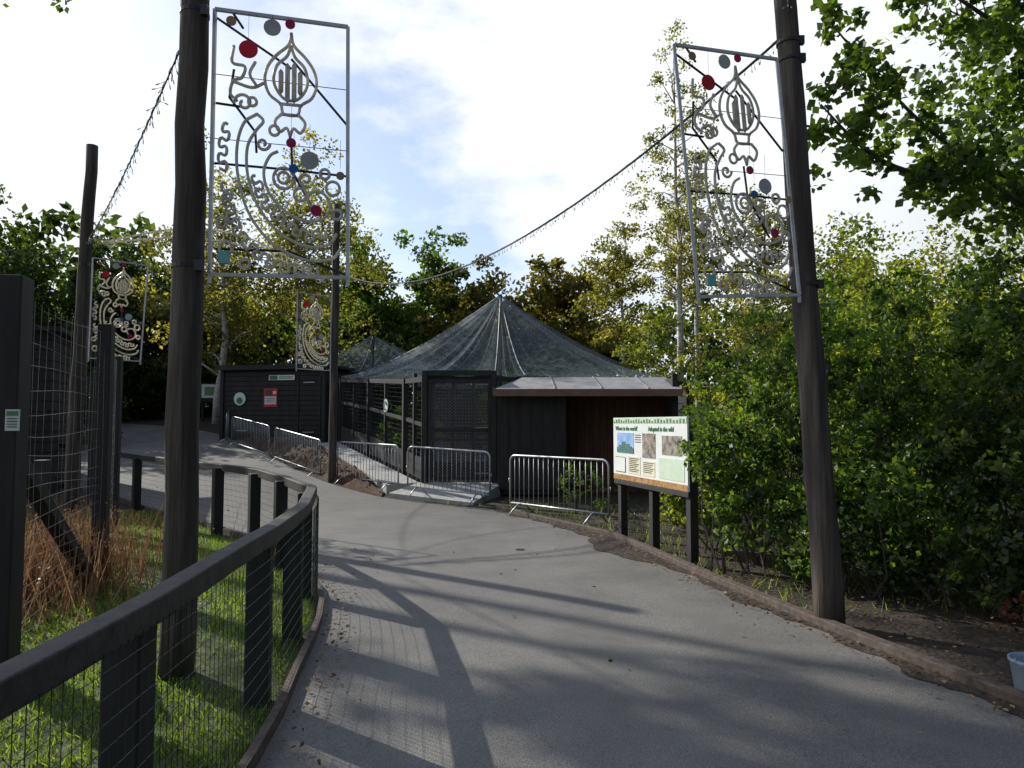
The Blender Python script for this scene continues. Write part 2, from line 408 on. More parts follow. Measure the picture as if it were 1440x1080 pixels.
# ------------------------------------------------------------------ poles
def pole(name, base, top, r0, r1, bands=True):
    mb = MB(); b_ = Vector(base); t = Vector(top); k = 14
    pts = []; rr = []
    for i in range(k + 1):
        f = i / k; p = b_.lerp(t, f) + Vector((random.gauss(0, .006), random.gauss(0, .006), 0)); pts.append(p); rr.append(r0 + (r1 - r0) * f + random.gauss(0, .0015))
    mb.tube(pts, rr, 18)
    o = mkobj('timber_shaft', mb, 'pole', smooth=True)
    kids = [o]
    if bands:
        mb = MB()
        for z in bands:
            f = (z - b_.z) / (t.z - b_.z); p = b_.lerp(t, f); r = r0 + (r1 - r0) * f + .004
            mb.tube([p - Vector((0, 0, .012)), p + Vector((0, 0, .012))], r, 18)
            mb.box(p + Vector((r * .9, -r * .5, 0)), (.05, .04, .07))
        kids.append(mkobj('bands', mb, 'black'))
    return grp(name, kids, base)
pole('timber_pole', (-2.13, 4.6, -.1), (-2.12, 4.62, 5.6), .108, .085, (2.62, 4.33))
pole('timber_pole', (2.52, 5.72, -.1), (2.24, 5.75, 5.9), .118, .085, (2.72, 4.6, 4.75))
pole('timber_pole', (-7.95, 12.9, -.1), (-7.8, 12.95, 6.75), .125, .1, (4.9, 4.5))
pole('timber_pole', (-4.28, 17, .0), (-4.25, 17, 6.9), .1, .085, (5.2,))

# ------------------------------------------------------------------ decorative panels
def build_design():
    C = []; A = C.append
    def mir(l, c=401): return l + [(2 * c - x, y) for x, y in l[::-1]]
    A(cr(mir([(401, 40), (397, 58), (380, 74), (367, 92), (363, 112), (370, 132), (386, 144), (391, 158)]), 4))
    A(cr(mir([(401, 60), (395, 76), (381, 90), (376, 110), (381, 126), (393, 138)]), 4))
    for x, y0, y1 in ((387, 98, 128), (396, 86, 138), (406, 86, 138), (415, 98, 128)):
        A([(x - 1.5, y0 + 3), (x, y0), (x + 1.5, y0 + 3), (x + 1.5, y1), (x, y1 + 3), (x - 1.5, y1), (x - 1.5, y0 + 3)])
    A([(384, 144), (418, 144)]); A([(389, 160), (414, 160)])
    A(cr(mir([(389, 160), (379, 172), (386, 186), (396, 180), (401, 192)]), 4))
    # nested paisley / crescent sweeps
    A(cr([(352, 162), (334, 176), (325, 208), (327, 252), (343, 302), (376, 342), (422, 364), (462, 362), (476, 346)], 6))
    A(cr([(352, 162), (362, 172), (352, 186), (340, 210), (341, 250), (356, 292), (386, 327), (426, 346), (458, 342), (470, 326)], 6))
    A(cr([(384, 214), (372, 222), (364, 244), (370, 270), (390, 294), (420, 310), (450, 306), (460, 288), (450, 270), (432, 270), (428, 284), (438, 292)], 6))
    def wig(path, amp, per, sh=0):
        P = resample(cr(path, 8), 1.6); out = []
        for i, p in enumerate(P):
            d = P[min(i + 1, len(P) - 1)] - P[max(i - 1, 0)]; d = d / (np.linalg.norm(d) + 1e-9)
            w = amp * math.sin(2 * math.pi * i * 1.6 / per + sh)
            bb = .28 * per * math.sin(4 * math.pi * i * 1.6 / per + 2 * sh)
            out.append((p[0] - d[1] * w + d[0] * bb * -.6, p[1] + d[0] * w + d[1] * bb * -.6))
        return out
    A(wig([(310, 262), (318, 305), (342, 345), (386, 374), (446, 380)], 7, 21))
    A(wig([(352, 250), (364, 284), (392, 312), (425, 330), (456, 326)], 6.5, 19))
    A(wig([(312, 182), (306, 212), (306, 248)], 6, 21))
    def circ(x, y, r):
        A([(x + r * math.cos(t), y + r * math.sin(t)) for t in np.linspace(0, 6.283, 18)])
    for c in [(392, 250, 15), (392, 250, 8), (464, 262, 10), (470, 298, 7), (378, 184, 7), (452, 242, 7), (416, 272, 9),
              (312, 352, 9), (306, 318, 7), (338, 372, 7), (346, 146, 6)]: circ(*c)
    def spiral(x, y, r, turns, a0):
        A([(x + r * (1 - .8 * t) * math.cos(a0 + 6.283 * turns * t), y + r * (1 - .8 * t) * math.sin(a0 + 6.283 * turns * t)) for t in np.linspace(0, 1, 26)])
    for c in [(334, 150, 14, 1.2, 3), (424, 250, 11, 1.3, 1), (362, 204, 10, 1.2, 0), (314, 284, 9, 1.2, 2)]: spiral(*c)
    A(cr([(318, 68), (316, 92), (334, 96), (330, 112), (318, 118), (314, 136), (324, 146)], 5))
    A(cr([(318, 120), (345, 126), (362, 118)], 5)); A(cr([(350, 90), (342, 108), (352, 124)], 4))
    bars = [[(401, 76), (484, 164)], [(292, 30), (401, 90)], [(318, 100), (312, 140), (350, 186), (352, 215)], [(293, 234), (400, 236), (486, 240)], [(296, 352), (400, 352), (484, 384)], [(312, 16), (330, 40)], [(293, 150), (330, 152)], [(402, 192), (404, 238), (440, 300)]]
    discs = [(340, 75, 13, 'red'), (374, 40, 12, 'silver'), (400, 32, 7, 'crimson'), (315, 38, 7, 'gold'), (403, 202, 7, 'crimson'), (430, 225, 13, 'silver'), (407, 238, 6.5, 'blue'), (440, 296, 8, 'crimson'), (475, 244, 6, 'gold')]
    return C, bars, discs
DES = build_design()
def panel(TL, TR, BR, BL, box=False, rs=1):
    TL, TR, BR, BL = map(Vector, (TL, TR, BR, BL))
    nrm = (TR - TL).cross(BL - TL).normalized()
    if nrm.y > 0: nrm = -nrm
    def mp(x, y, o=0):
        u = (x - 290) / 196; v = (y - 20) / 368
        return (TL.lerp(TR, u)).lerp(BL.lerp(BR, u), v) + nrm * o
    fr = MB()
    for a, b_ in ((TL, TR), (TR, BR), (BR, BL), (BL, TL)): fr.beam(a, b_, .022, .022)
    fr.beam(BL + Vector((0, 0, -.011)), BL + Vector((0, 0, -.06)), .02, .02); fr.beam(BR + Vector((0, 0, -.011)), BR + Vector((0, 0, -.06)), .02, .02)
    kids = [mkobj('frame', fr, 'panelframe')]
    C, bars, discs = DES
    mb = MB()
    for i, c in enumerate(C): mb.tube([mp(p[0], p[1], .012 * (i % 3)) for p in c], .0108 * rs, 6)
    kids.append(mkobj('rope_light_pattern', mb, 'rope', smooth=True))
    mb = MB()
    for c in bars: mb.tube([mp(p[0], p[1], -.02) for p in c], .009 * rs, 5)
    for y in (110, 200, 310): mb.tube([mp(290, y, -.012), mp(486, y + 3, -.012)], .003, 4)
    kids.append(mkobj('support_bars', mb, 'black'))
    mb = MB(); mats = ['red', 'silver', 'crimson', 'gold', 'blue', 'teal', 'cable']
    for x, y, r, k in discs:
        c = mp(x, y, .04); mb.disc(c, nrm, r / 193 * .9, .008, 28, mats.index(k))
        mb.tube([c + Vector((0, 0, .05)), Vector((c.x, c.y, min(c.z + .25, TL.z - .02)))], .0015, 3, 6)
    if box: mb.box(mp(311, 366, .03), (.06, .05, .08), 0, 5)
    kids.append(mkobj('discs', mb, mats))
    return grp('decorative_light_panel', kids, tuple(BL))
panel((-1.99, 4.62, 4.37), (-1.14, 4.8, 4.35), (-1.12, 4.8, 2.59), (-1.985, 4.62, 2.575), True)
panel((1.23, 5.25, 4.47), (2.15, 5.62, 4.55), (2.29, 5.62, 2.62), (1.39, 5.25, 2.54), True)
panel((-7.66, 12.85, 4.62), (-6.83, 13.2, 4.55), (-6.92, 13.2, 2.75), (-7.68, 12.85, 2.78), rs=1.3)
panel((-5.08, 16.7, 4.7), (-4.33, 16.9, 4.62), (-4.33, 16.9, 2.85), (-5.08, 16.7, 2.88), rs=1.4)

# ------------------------------------------------------------------ cables
def cable(name, a, b_, sag, bulbs=True, r=.006, drop=.05, per=14):
    a = Vector(a); b_ = Vector(b_); mb = MB(); n = 40; P = []
    for i in range(n + 1):
        t = i / n; p = a.lerp(b_, t); p.z -= 4 * sag * t * (1 - t); P.append(p)
    mb.tube(P, r, 5)
    Q = []
    for i in range(n * 4 + 1):
        t = i / (n * 4); p = a.lerp(b_, t); p.z -= 4 * sag * t * (1 - t)
        p += Vector((math.cos(i * 1.3) * .012, 0, math.sin(i * 1.3) * .014)); Q.append(p)
    mb.tube(Q, .003, 3)
    if bulbs:
        m = int((b_ - a).length * per)
        for i in range(m):
            t = (i + random.random()) / m; p = a.lerp(b_, t); p.z -= 4 * sag * t * (1 - t)
            d = Vector((random.gauss(0, .3), random.gauss(0, .3), -abs(random.gauss(1, .6)))).normalized() * drop
            mb.tube([p, p + d], .002, 3); mb.tube([p + d, p + d * 1.45], .0045, 4, 1)
    return mkobj(name, mb, ['cable', 'bulb'])
cable('string_lights', (2.3, 5.72, 4.85), (-4.2, 16.95, 5.25), 1.0, r=.012, per=20)
cable('string_lights', (-2.2, 4.6, 4.1), (-7.8, 12.9, 4.95), .12, drop=.06)
cable('string_lights', (-7.9, 12.9, 4.8), (-16, 11.5, 4.75), .15)
cable('string_lights', (-7.8, 12.9, 4.85), (-4.3, 16.9, 5.0), .45)
cable('string_lights', (2.3, 5.7, 5.0), (1.2, 3.4, 5.6), .25, drop=.04)
cable('string_lights', (-7.9, 13.0, 5.2), (-9.5, 24, 6.5), .5)
mb = MB()
for o in (0, .22):
    pts = [(-7.7 + 3.3 * t, 13 + 3.8 * t, 4.9 + (.75 - o) * math.sin(math.pi * t)) for t in np.linspace(0, 1, 30)]
    mb.tube(pts, .018, 5)
for t in np.linspace(.05, .95, 16):
    z = 4.9 + .64 * math.sin(math.pi * t); c = Vector((-7.7 + 3.3 * t, 13 + 3.8 * t, z))
    mb.tube([c + Vector((.66 * .08 * math.cos(a), .75 * .08 * math.cos(a), .1 * math.sin(a))) for a in np.linspace(0, 6.28, 10)], .01, 4)
mkobj('light_arch', mb, 'rope', smooth=True)

# ------------------------------------------------------------------ low post and rail fence
fr = resample(cr(fence_pts, 6), .15)
inner = .09
posts = [(-1.14, 1.0), (-1.2, 2.5), (-1.32, 4.1), (-1.5, 5.35), (-1.78, 6.6), (-2.5, 8.05), (-3.2, 9.2), (-4.1, 10.3), (-5.4, 11.7), (-6.8, 13.2), (-8.5, 14.9), (-11.5, 17.2)]
def nrm_at(p):
    i = int(np.argmin(((fr - np.array(p)) ** 2).sum(1))); i0 = max(i - 2, 0); i1 = min(i + 2, len(fr) - 1)
    d = fr[i1] - fr[i0]; d /= np.linalg.norm(d); return np.array([-d[1], d[0]]), math.atan2(d[1], d[0]), fr[i]
pm = MB()
for p in posts:
    nn, ang, q = nrm_at(p); q = q + nn * (inner + .03); h = float(H(*q))
    pm.box((q[0], q[1], h + .46), (.13, .13, 1.0), ang)
k1 = mkobj('posts', pm, 'darkwood', bevel=.008)
rail = MB()
ext = [(-1.12, -1.5)] + posts
Q = []
for p in ext:
    nn, ang, q = nrm_at(p); Q.append(q + nn * .055)
Q = resample(Q, .12)
def rz(x, y): return float(H(x, y)) + .915 + .006 * math.sin(y * 2.1)
rail.sweep(Q, .09, .095, rz)
k2 = mkobj('top_rail', rail, 'railwood', bevel=.008)
wm = MB(); fw = resample(fr, .05)
fw = [p for p in fw if p[1] > .8 and p[0] > -12]
for p in fw:
    h = float(H(*p)); wm.tube([(p[0] - .005, p[1], h + .02), (p[0] - .005, p[1], h + .93)], .0017, 3, cap=False)
fw3 = fw[::3]
for z in np.arange(.05, .93, .075):
    wm.tube([(p[0] - .005, p[1], float(H(*p)) + z) for p in fw3], .0017, 3, cap=False)
k3 = mkobj('wire_mesh', wm, 'wire')
grp('post_and_rail_fence', [k1, k2, k3], (-1.2, 2.5, 0))

# ------------------------------------------------------------------ tall enclosure fence, left
tp = [(-3.75, 2.4), (-3.4, 4.8), (-4.1, 7.15), (-5.9, 10.6), (-8.4, 14.3), (-12, 17.5)]
pm = MB()
for i, p in enumerate(tp):
    w = .19 if i < 2 else .13
    pm.box((p[0], p[1], float(H(*p)) + 1.27), (w, w, 2.65), .2)
pm.box((-5.75, 8.75, .55), (.14, .14, 1.2), .1); pm.box((-6.6, 8.4, .55), (.14, .14, 1.2), .1)
pm.beam((-4.08, 7.0, .05), (-3.72, 5.3, 1.4), .11, .11)
pm.beam((-3.36, 4.8, 1.6), (-5.2, 4.9, 1.55), .1, .12)
k1 = mkobj('posts', pm, 'darkwood', bevel=.01)
wm = MB(); T = resample(tp, .15)
for p in T: h = float(H(*p)); wm.tube([(p[0], p[1], h + .03), (p[0] + .02 * math.sin(p[1] * 9), p[1], h + 1.3), (p[0], p[1], h + 2.5)], .0016, 3, cap=False)
for j, z in enumerate(np.r_[np.arange(.1, 1.2, .1), np.arange(1.2, 2.6, .16)]):
    wm.tube([(p[0], p[1], float(H(*p)) + z + .03 * math.sin(p[1] * 1.9 + j)) for p in T[::2]], .0022, 3, cap=False)
k2 = mkobj('wire_mesh', wm, 'wiregrey')
grp('enclosure_fence', [k1, k2], (-3.4, 4.8, 0))
mb = MB()
mb.box((-12.6, 15.9, 1.75), (4.6, 3, 3.6), .35)
for i in range(16): mb.box((-12.6, 15.9, .2 + i * .22), (4.66, 3.06, .2), .35)
k1 = mkobj('boarded_walls', mb, 'darkwood')
mb = MB(); mb.box((-12.6, 15.9, 3.62), (5.0, 3.4, .1), .35); k2 = mkobj('flat_roof', mb, 'darkwood')
mb = MB(); mb.box((-10.95, 14.92, 1.1), (.9, .05, 2.0), .35); mb.box((-11.3, 14.75, 1.1), (.05, .04, .2), .35, 1); k3 = mkobj('door', mb, ['brownwall', 'metal'])
grp('dark_animal_shed', [k1, k2, k3], (-12.6, 15.9, 0))
mb = MB(); mb.box((-3.29, 4.69, 1.62), (.085, .01, .14), .15); mb.box((-3.289, 4.683, 1.665), (.07, .006, .03), .15, 1)
for i in range(4): mb.box((-3.289, 4.683, 1.63 - i * .018), (.06, .006, .005), .15, 2)
mkobj('notice_plate', mb, ['signwhite', 'signgreen', 'textdark'])

# ------------------------------------------------------------------ crowd barriers
def barrier(p0, p1, z0, z1):
    a = Vector((p0[0], p0[1], z0)); b_ = Vector((p1[0], p1[1], z1)); mb = MB()
    d = (b_ - a); Ln = d.length; dn = d.normalized(); up = Vector((0, 0, 1)); nr = dn.cross(up).normalized()
    def P(s, z): return a + dn * s + up * z
    rr = .12; pts = [P(0, .2)]
    for t in np.linspace(math.pi, math.pi / 2, 6): pts.append(P(rr + rr * math.cos(t), 1.02 - rr + rr * math.sin(t)))
    for t in np.linspace(math.pi / 2, 0, 6): pts.append(P(Ln - rr + rr * math.cos(t), 1.02 - rr + rr * math.sin(t)))
    pts += [P(Ln, .2)]
    mb.tube(pts, .018, 8); mb.tube([P(0, .2), P(Ln, .2)], .016, 8)
    k = int(Ln / .115)
    for i in range(1, k): mb.tube([P(Ln * i / k, .2), P(Ln * i / k, 1.01)], .0062, 5)
    for s in (.28, Ln - .28):
        mb.tube([P(s, .2), P(s, .19) + nr * .08, P(s, .02) + nr * .3], .014, 6)
        mb.tube([P(s, .2), P(s, .19) - nr * .08, P(s, .02) - nr * .3], .014, 6)
    for s in (-.03, Ln + .03): mb.tube([P(s, .55), P(s, .62)], .01, 6)
    return mkobj('crowd_barrier', mb, 'metal', smooth=True)
barrier((-.03, 12.5), (1.47, 10.85), 0.02, 0.02)
barrier((-2.15, 14.75), (-.42, 13.6), .1, .03)
barrier((-4.15, 17.0), (-2.45, 15.4), .14, .1)
barrier((-6.75, 20.3), (-4.75, 17.7), .45, .16)
barrier((-9.0, 22.9), (-7.05, 20.7), .8, .5)
barrier((-10.2, 26.0), (-9.3, 23.2), 1.25, .85)

# ------------------------------------------------------------------ aviary
mb = MB()
def slab(mb, pts, th, mi=0):
    n = len(pts); vs = [p for p in pts] + [(p[0], p[1], p[2] - th) for p in pts]
    fs = [tuple(range(n)), tuple(range(2 * n - 1, n - 1, -1))] + [(i, i + n, (i + 1) % n + n, (i + 1) % n) for i in range(n)]
    mb.add(vs, fs, mi)
slab(mb, [(-.75, 13.95, .05), (-.2, 15.75, .3), (-2.05, 15.75, .3), (-2.6, 15.1, .13)], .3)
slab(mb, [(-2.053, 15.75, .3), (-5.5, 22.4, 1.02), (-6.0, 22.1, .98), (-2.72, 15.5, .26)], .3)
mkobj('concrete_ramp', mb, 'concrete')
A_ = resample([(-2.75, 15.05), (-4.35, 17.0), (-7.0, 21.0), (-9.6, 24.7)], .25)
Bq = resample([(-2.78, 15.6), (-4.3, 18.6), (-6.0, 22.1), (-7.0, 23.3), (-9.4, 24.9)], .25)
mb = MB(); n = 60; K = 16; vs = []
for i in range(n + 1):
    a = at(A_, i / n); b_ = at(Bq, i / n); ed = min(1, i / 8, (n - i) / 5)
    zb = float(np.interp(b_[1], [15.4, 22.1, 25], [.2, .95, 1.15]))
    zb = zb * ed + (float(H(*b_)) - .02) * (1 - ed)
    for k in range(K + 1):
        t = k / K; p = a + (b_ - a) * t
        z = float(H(*a)) * (1 - t) + zb * t + ed * (.12 * math.sin(math.pi * t) + (random.gauss(0, .04) if 0 < k < K else 0))
        vs.append((p[0], p[1], z + (.02 if k else -.04)))
fs = [(i * (K + 1) + k, (i + 1) * (K + 1) + k, (i + 1) * (K + 1) + k + 1, i * (K + 1) + k + 1) for i in range(n) for k in range(K)]
mb.add(vs, fs); mkobj('mulch_bed', mb, 'mulch')

eaves = [(-5.4, 22.5, 3.06), (-3.95, 19.7, 2.88), (-2.55, 17, 2.7), (-1.93, 15.8, 2.68), (-.4, 15.8, 2.68), (.35, 17.1, 2.75), (3.65, 17.1, 2.72), (5.2, 21, 2.8), (5, 27, 2.9), (0, 29, 3.0), (-4.6, 28, 3.1), (-6.3, 25, 3.1)]
def tent(apex, ring, name):
    n = len(ring); K = 12; mb = MB(); vs = []; sub = 5; m = n * sub
    apex = np.array(apex, float); RG = []
    for i in range(n):
        a = np.array(ring[i], float); b_ = np.array(ring[(i + 1) % n], float)
        for k in range(sub):
            t = k / sub; q = a + (b_ - a) * t
            RG.append((q, math.sin(math.pi * t)))
    for q, sc in RG:
        for k in range(K + 1):
            s = k / K; p = apex + (q - apex) * s
            z = q[2] + (apex[2] - q[2]) * ((1 - s) ** 1.5)
            z -= sc * .2 * math.sin(math.pi * s) + (.03 * sc)
            vs.append((p[0], p[1], z))
    fs = [(i * (K + 1) + k, i * (K + 1) + k + 1, ((i + 1) % m) * (K + 1) + k + 1, ((i + 1) % m) * (K + 1) + k) for i in range(m) for k in range(K)]
    mb.add(vs, fs)
    o = mkobj(name, mb, 'net', smooth=True)
    cb = MB()
    for i in range(n):
        P = [vs[(i * sub) * (K + 1) + k] for k in range(K + 1)]
        cb.tube([(p[0], p[1], p[2] + .012) for p in P], .009, 4)
    for i in range(0, m):
        if i % sub == 0 or i % 2: continue
        P = [vs[i * (K + 1) + k] for k in range(K + 1)]
        cb.tube([(p[0], p[1], p[2] + .004) for p in P], .0035, 3, 0)
    c2 = mkobj(name + '_cables', cb, 'wiregrey')
    return o, c2
n1o, n1c = tent((-.35, 21, 5.4), eaves, 'net_roof')
ring2 = [(-5.3 + 4.6 * math.cos(t), 28.5 + 4.2 * math.sin(t), 3.35) for t in np.linspace(0, 6.283, 9)[:-1]]
n2o, n2c = tent((-5.4, 27.5, 5.0), ring2, 'second_net_roof')
pm = MB()
pm.tube([(-.35, 21, 0), (-.35, 21, 5.42)], .06, 10); pm.tube([(-5.4, 27.5, 1), (-5.4, 27.5, 5.02)], .06, 10)
for i, e in enumerate(eaves):
    w = .13; pm.box((e[0], e[1], e[2] / 2 - .03), (w, w, e[2] + .0), .4 if i < 4 else 0)
for e in ring2: pm.box((e[0], e[1], 2.2), (.1, .1, 2.2))
for i in range(len(eaves)):
    a = Vector(eaves[i]); b_ = Vector(eaves[(i + 1) % len(eaves)]); d = (b_ - a).normalized() * .07
    z = Vector((0, 0, -.1)); pm.beam(a + d + z, b_ - d + z, .09, .12)
wl = [(-5.4, 22.5), (-3.95, 19.7), (-2.55, 17), (-1.93, 15.8)]; zb = [1.0, .75, .45, .3]
for i in range(3):
    a = Vector((*wl[i], 0)); b_ = Vector((*wl[i + 1], 0)); d = (b_ - a).normalized() * .07
    for k in range(3):
        pm.beam(a + d + Vector((0, 0, zb[i] + .1 + k * .16)), b_ - d + Vector((0, 0, zb[i + 1] + .1 + k * .16)), .04, .15)
    pm.beam(a + d + Vector((0, 0, zb[i] + 1.25)), b_ - d + Vector((0, 0, zb[i + 1] + 1.25)), .06, .08)
    mid = (a + b_) / 2; pm.box((mid.x, mid.y, 1.6), (.08, .08, 2.3), .4)
for a, b_ in (((5, 27), (0, 29)), ((0, 29), (-4.6, 28)), ((-4.6, 28), (-6.3, 25)), ((5.2, 21), (5, 27))):
    for k in range(12): pm.beam((*a, .3 + k * .2), (*b_, .3 + k * .2), .03, .18)
ap = mkobj('timber_frame', pm, 'darkwood')
wm = MB()
def wiremesh(mb, a, b_, za0, za1, zb0, zb1, sp=.06, r=.002):
    a = Vector((*a, 0)); b_ = Vector((*b_, 0)); L_ = (b_ - a).length; k = int(L_ / sp)
    for i in range(k + 1):
        t = i / k; p = a.lerp(b_, t); mb.tube([(p.x, p.y, za0 + (zb0 - za0) * t), (p.x, p.y, za1 + (zb1 - za1) * t)], r, 3, cap=False)
    m = int((za1 - za0) / sp)
    for j in range(m + 1):
        f = j / m; mb.tube([(a.x, a.y, za0 + (za1 - za0) * f), (b_.x, b_.y, zb0 + (zb1 - zb0) * f)], r, 3, cap=False)
for i in range(3):
    wiremesh(wm, wl[i], wl[i + 1], zb[i] + .5, eaves[i][2] - .15, zb[i + 1] + .5, eaves[i + 1][2] - .15, .1, .0016)
aw = mkobj('wire_mesh_walls', wm, 'wire')
vm = MB(); X0, X1, Y0, Y1, Z0, Z1 = -1.93, -.4, 15.72, 17.2, .3, 2.76
for x_, y_ in ((X0, Y0), (X1, Y0), (X0, Y1), (X1, Y1)): vm.box((x_, y_, (Z0 + Z1) / 2), (.12, .12, Z1 - Z0))
for z in (Z1 - .05,):
    for y_ in (Y0, Y1): vm.box(((X0 + X1) / 2, y_, z), (X1 - X0 - .12, .09, .12))
    for x_ in (X0, X1): vm.box((x_, (Y0 + Y1) / 2, z), (.09, Y1 - Y0 - .12, .12))
dx0, dx1 = X0 + .12, X1 - .1; yd = Y0 - .03
for x_ in (dx0, dx1): vm.box((x_, yd, 1.46), (.07, .05, 2.2))
for z in (.4, 1.45, 2.52): vm.box(((dx0 + dx1) / 2, yd - .002, z), (dx1 - dx0 - .07, .05, .08))
for x_ in (X0 + .5, X0 + 1.0): vm.box((x_, Y1, 1.5), (.07, .07, 2.3))
vm.box(((X0 + X1) / 2, Y1 + .01, 1.2), (X1 - X0 - .12, .05, .08)); vm.box(((X0 + X1) / 2, Y1 + .01, .5), (X1 - X0 - .12, .04, .35))
vf = mkobj('vestibule_frame', vm, 'darkwood', bevel=.005)
wm = MB()
def diamond(mb, x0, x1, z0, z1, y_, sp=.07, r=.002):
    w = x1 - x0; h = z1 - z0; n_ = int((w + h) / sp)
    for i in range(1, n_):
        c = i * sp
        xa = max(0, c - h); xb = min(w, c)
        mb.tube([(x0 + xa, y_, z0 + c - xa), (x0 + xb, y_, z0 + c - xb)], r, 3, cap=False)
        mb.tube([(x1 - xa, y_ + .003, z0 + c - xa), (x1 - xb, y_ + .003, z0 + c - xb)], r, 3, cap=False)
diamond(wm, dx0, dx1, .42, 2.5, yd, .07, .0042)
for x_ in (X0, X1): wiremesh(wm, (x_, Y0), (x_, Y1), .4, 2.6, .4, 2.6, .07, .003)
wiremesh(wm, (X0, Y1 + .05), (X1, Y1 + .05), .4, 2.6, .4, 2.6, .08, .003)
wm.tube([(dx1 - .3, yd - .04, 1.5), (dx1 - .02, yd - .04, 1.5)], .018, 6); wm.tube([(dx1 - .3, yd - .04, 2.45), (dx1 - .02, yd - .04, 2.45)], .018, 6)
wm.tube([(dx1 - .3, yd - .04, .5), (dx1 - .02, yd - .04, .5)], .018, 6)
vw = mkobj('vestibule_wire', wm, 'wiregrey')
sg = MB(); cpt = (-3.18 - .06, 18.3 - .05, 2.05)
sg.disc(cpt, (-.87, -.5, 0), .17, .015, 24, 0); sg.tube([Vector(cpt) + Vector((-.02, -.012, 0)) + Vector((.5 * .11 * math.cos(t), -.87 * .11 * math.cos(t), .11 * math.sin(t))) for t in np.linspace(0, 5.2, 16)], .012, 4, 1)
sgo = mkobj('round_badge', sg, ['signwhite', 'textgreen'])
grp('netted_aviary', [n1o, n1c, n2o, n2c, ap, aw, vf, vw, sgo], (-.35, 21, 0))

# ------------------------------------------------------------------ keeper shed (lean-to, right)
mb = MB(); mb.box((.42, 16.2, 1.16), (1.42, 1.3, 2.22))
mb.box((.42, 15.53, 1.2), (1.36, .03, 2.1))
for k in range(6): mb.box((-.2 + k * .25, 15.505, 1.2), (.244, .014, 2.08))
mb.box((3.55, 15.5, 1.3), (.12, .12, 2.75)); mb.box((3.55, 16.2, 1.3), (.08, 1.26, 2.6))
k1 = mkobj('dark_walls', mb, 'darkwood')
mb = MB()
for k in range(14): mb.box((1.22 + k * .175, 16.3, 1.12), (.168, .05, 2.2))
mb.box((2.35, 16.36, 1.1), (2.4, .05, 2.2)); mb.box((1.2, 16.3, 1.12), (.06, .12, 2.2)); mb.box((2.9, 16.26, 1.1), (.05, .04, 2.1))
k2 = mkobj('brown_recessed_wall', mb, 'brownwall')
mb = MB()
slab(mb, [(-.38, 15.15, 2.33), (3.62, 15.15, 2.33), (3.62, 16.75, 2.68), (.25, 16.75, 2.68)], .04)
slab(mb, [(-.38, 15.15, 2.328), (.25, 16.75, 2.678), (-.3, 16.75, 2.4)], .04)
for x_ in (.9, 1.9, 2.9):
    mb.beam((x_ + .02, 15.17, 2.35), (x_, 16.73, 2.695), .02, .02)
k3 = mkobj('felt_roof', mb, 'felt')
mb = MB(); mb.box((1.62, 15.135, 2.25), (4.04, .03, .15)); mb.box((-.4, 15.7, 2.3), (.03, 1.1, .15)); mb.box((3.635, 15.75, 2.33), (.03, 1.2, .17)); k4 = mkobj('fascia_boards', mb, 'fascia')
grp('keeper_shed', [k1, k2, k3, k4], (1.6, 16, 0))

# ------------------------------------------------------------------ boarded shed left
ang = math.atan2(-.8, 3.6); c = Vector((-7.7, 25.3, 0)); mb = MB(); W_, D_ = 3.75, 3.0
u = Vector((math.cos(ang), math.sin(ang), 0)); w = Vector((-math.sin(ang), math.cos(ang), 0))
mb.box(c + Vector((0, 0, 2.0)), (W_ - .08, D_ - .08, 2.8), ang)
for k in range(15):
    z = .95 + k * .165
    for s in (-1, 1): mb.box(c + w * s * D_ / 2 + Vector((0, 0, z)), (W_, .045, .15), ang)
    for s in (-1, 1): mb.box(c + u * s * W_ / 2 + Vector((0, 0, z)), (.045, D_ - .06, .15), ang)
for a, b_ in ((-1, -1), (1, -1)): mb.box(c + u * a * (W_ / 2 + .01) + w * b_ * (D_ / 2 + .01) + Vector((0, 0, 2.1)), (.12, .12, 2.75), ang)
mb.box(c + u * .95 + w * -(D_ / 2 + .03) + Vector((0, 0, 2.0)), (.05, .03, 2.3), ang); mb.box(c + u * 1.75 + w * -(D_ / 2 + .03) + Vector((0, 0, 2.0)), (.05, .03, 2.3), ang)
k1 = mkobj('boarded_walls', mb, 'darkwood')
mb = MB(); mb.box(c + Vector((0, 0, 3.5)), (W_ + .35, D_ + .35, .09), ang, 0); mb.box(c - w * (D_ / 2 + .18) + Vector((0, 0, 3.47)), (W_ + .38, .03, .16), ang)
k2 = mkobj('flat_roof', mb, 'darkwood')
sg = MB(); fc = c - w * (D_ / 2 + .045)
def S(x_, z, sx, sz, mi, o=0): sg.box(fc + u * x_ - w * o + Vector((0, 0, z)), (sx, .012, sz), ang, mi)
S(-.05, 2.45, .5, .62, 1); S(-.05, 2.36, .42, .26, 0, .01); S(-.12, 2.62, .2, .18, 2, .01); S(.1, 2.62, .12, .1, 0, .01)
for i in range(3): S(-.05, 2.43 - i * .06, .34, .015, 2, .018)
S(.35, 3.12, .95, .17, 0); S(.05, 3.12, .28, .13, 3, .01)
for i in range(2): S(.5, 3.15 - i * .05, .5, .02, 3, .01)
sg.disc(fc - u * 1.2 - w * .01 + Vector((0, 0, 2.42)), -w, .22, .015, 28, 0)
sg.disc(fc - u * 1.2 - w * .022 + Vector((0, 0, 2.36)), -w, .11, .012, 20, 3)
sg.box(fc + u * 1.35 + Vector((0, 0, 2.95)), (.4, .02, .03), ang, 4); sg.box(fc - u * 1.1 + Vector((0, 0, 1.35)), (.4, .02, .03), ang, 4)
sg.box(fc + u * 1.35 + Vector((0, 0, 1.3)), (.4, .02, .03), ang, 4)
k3 = mkobj('wall_signs', sg, ['signwhite', 'signred', 'textdark', 'textgreen', 'metal'])
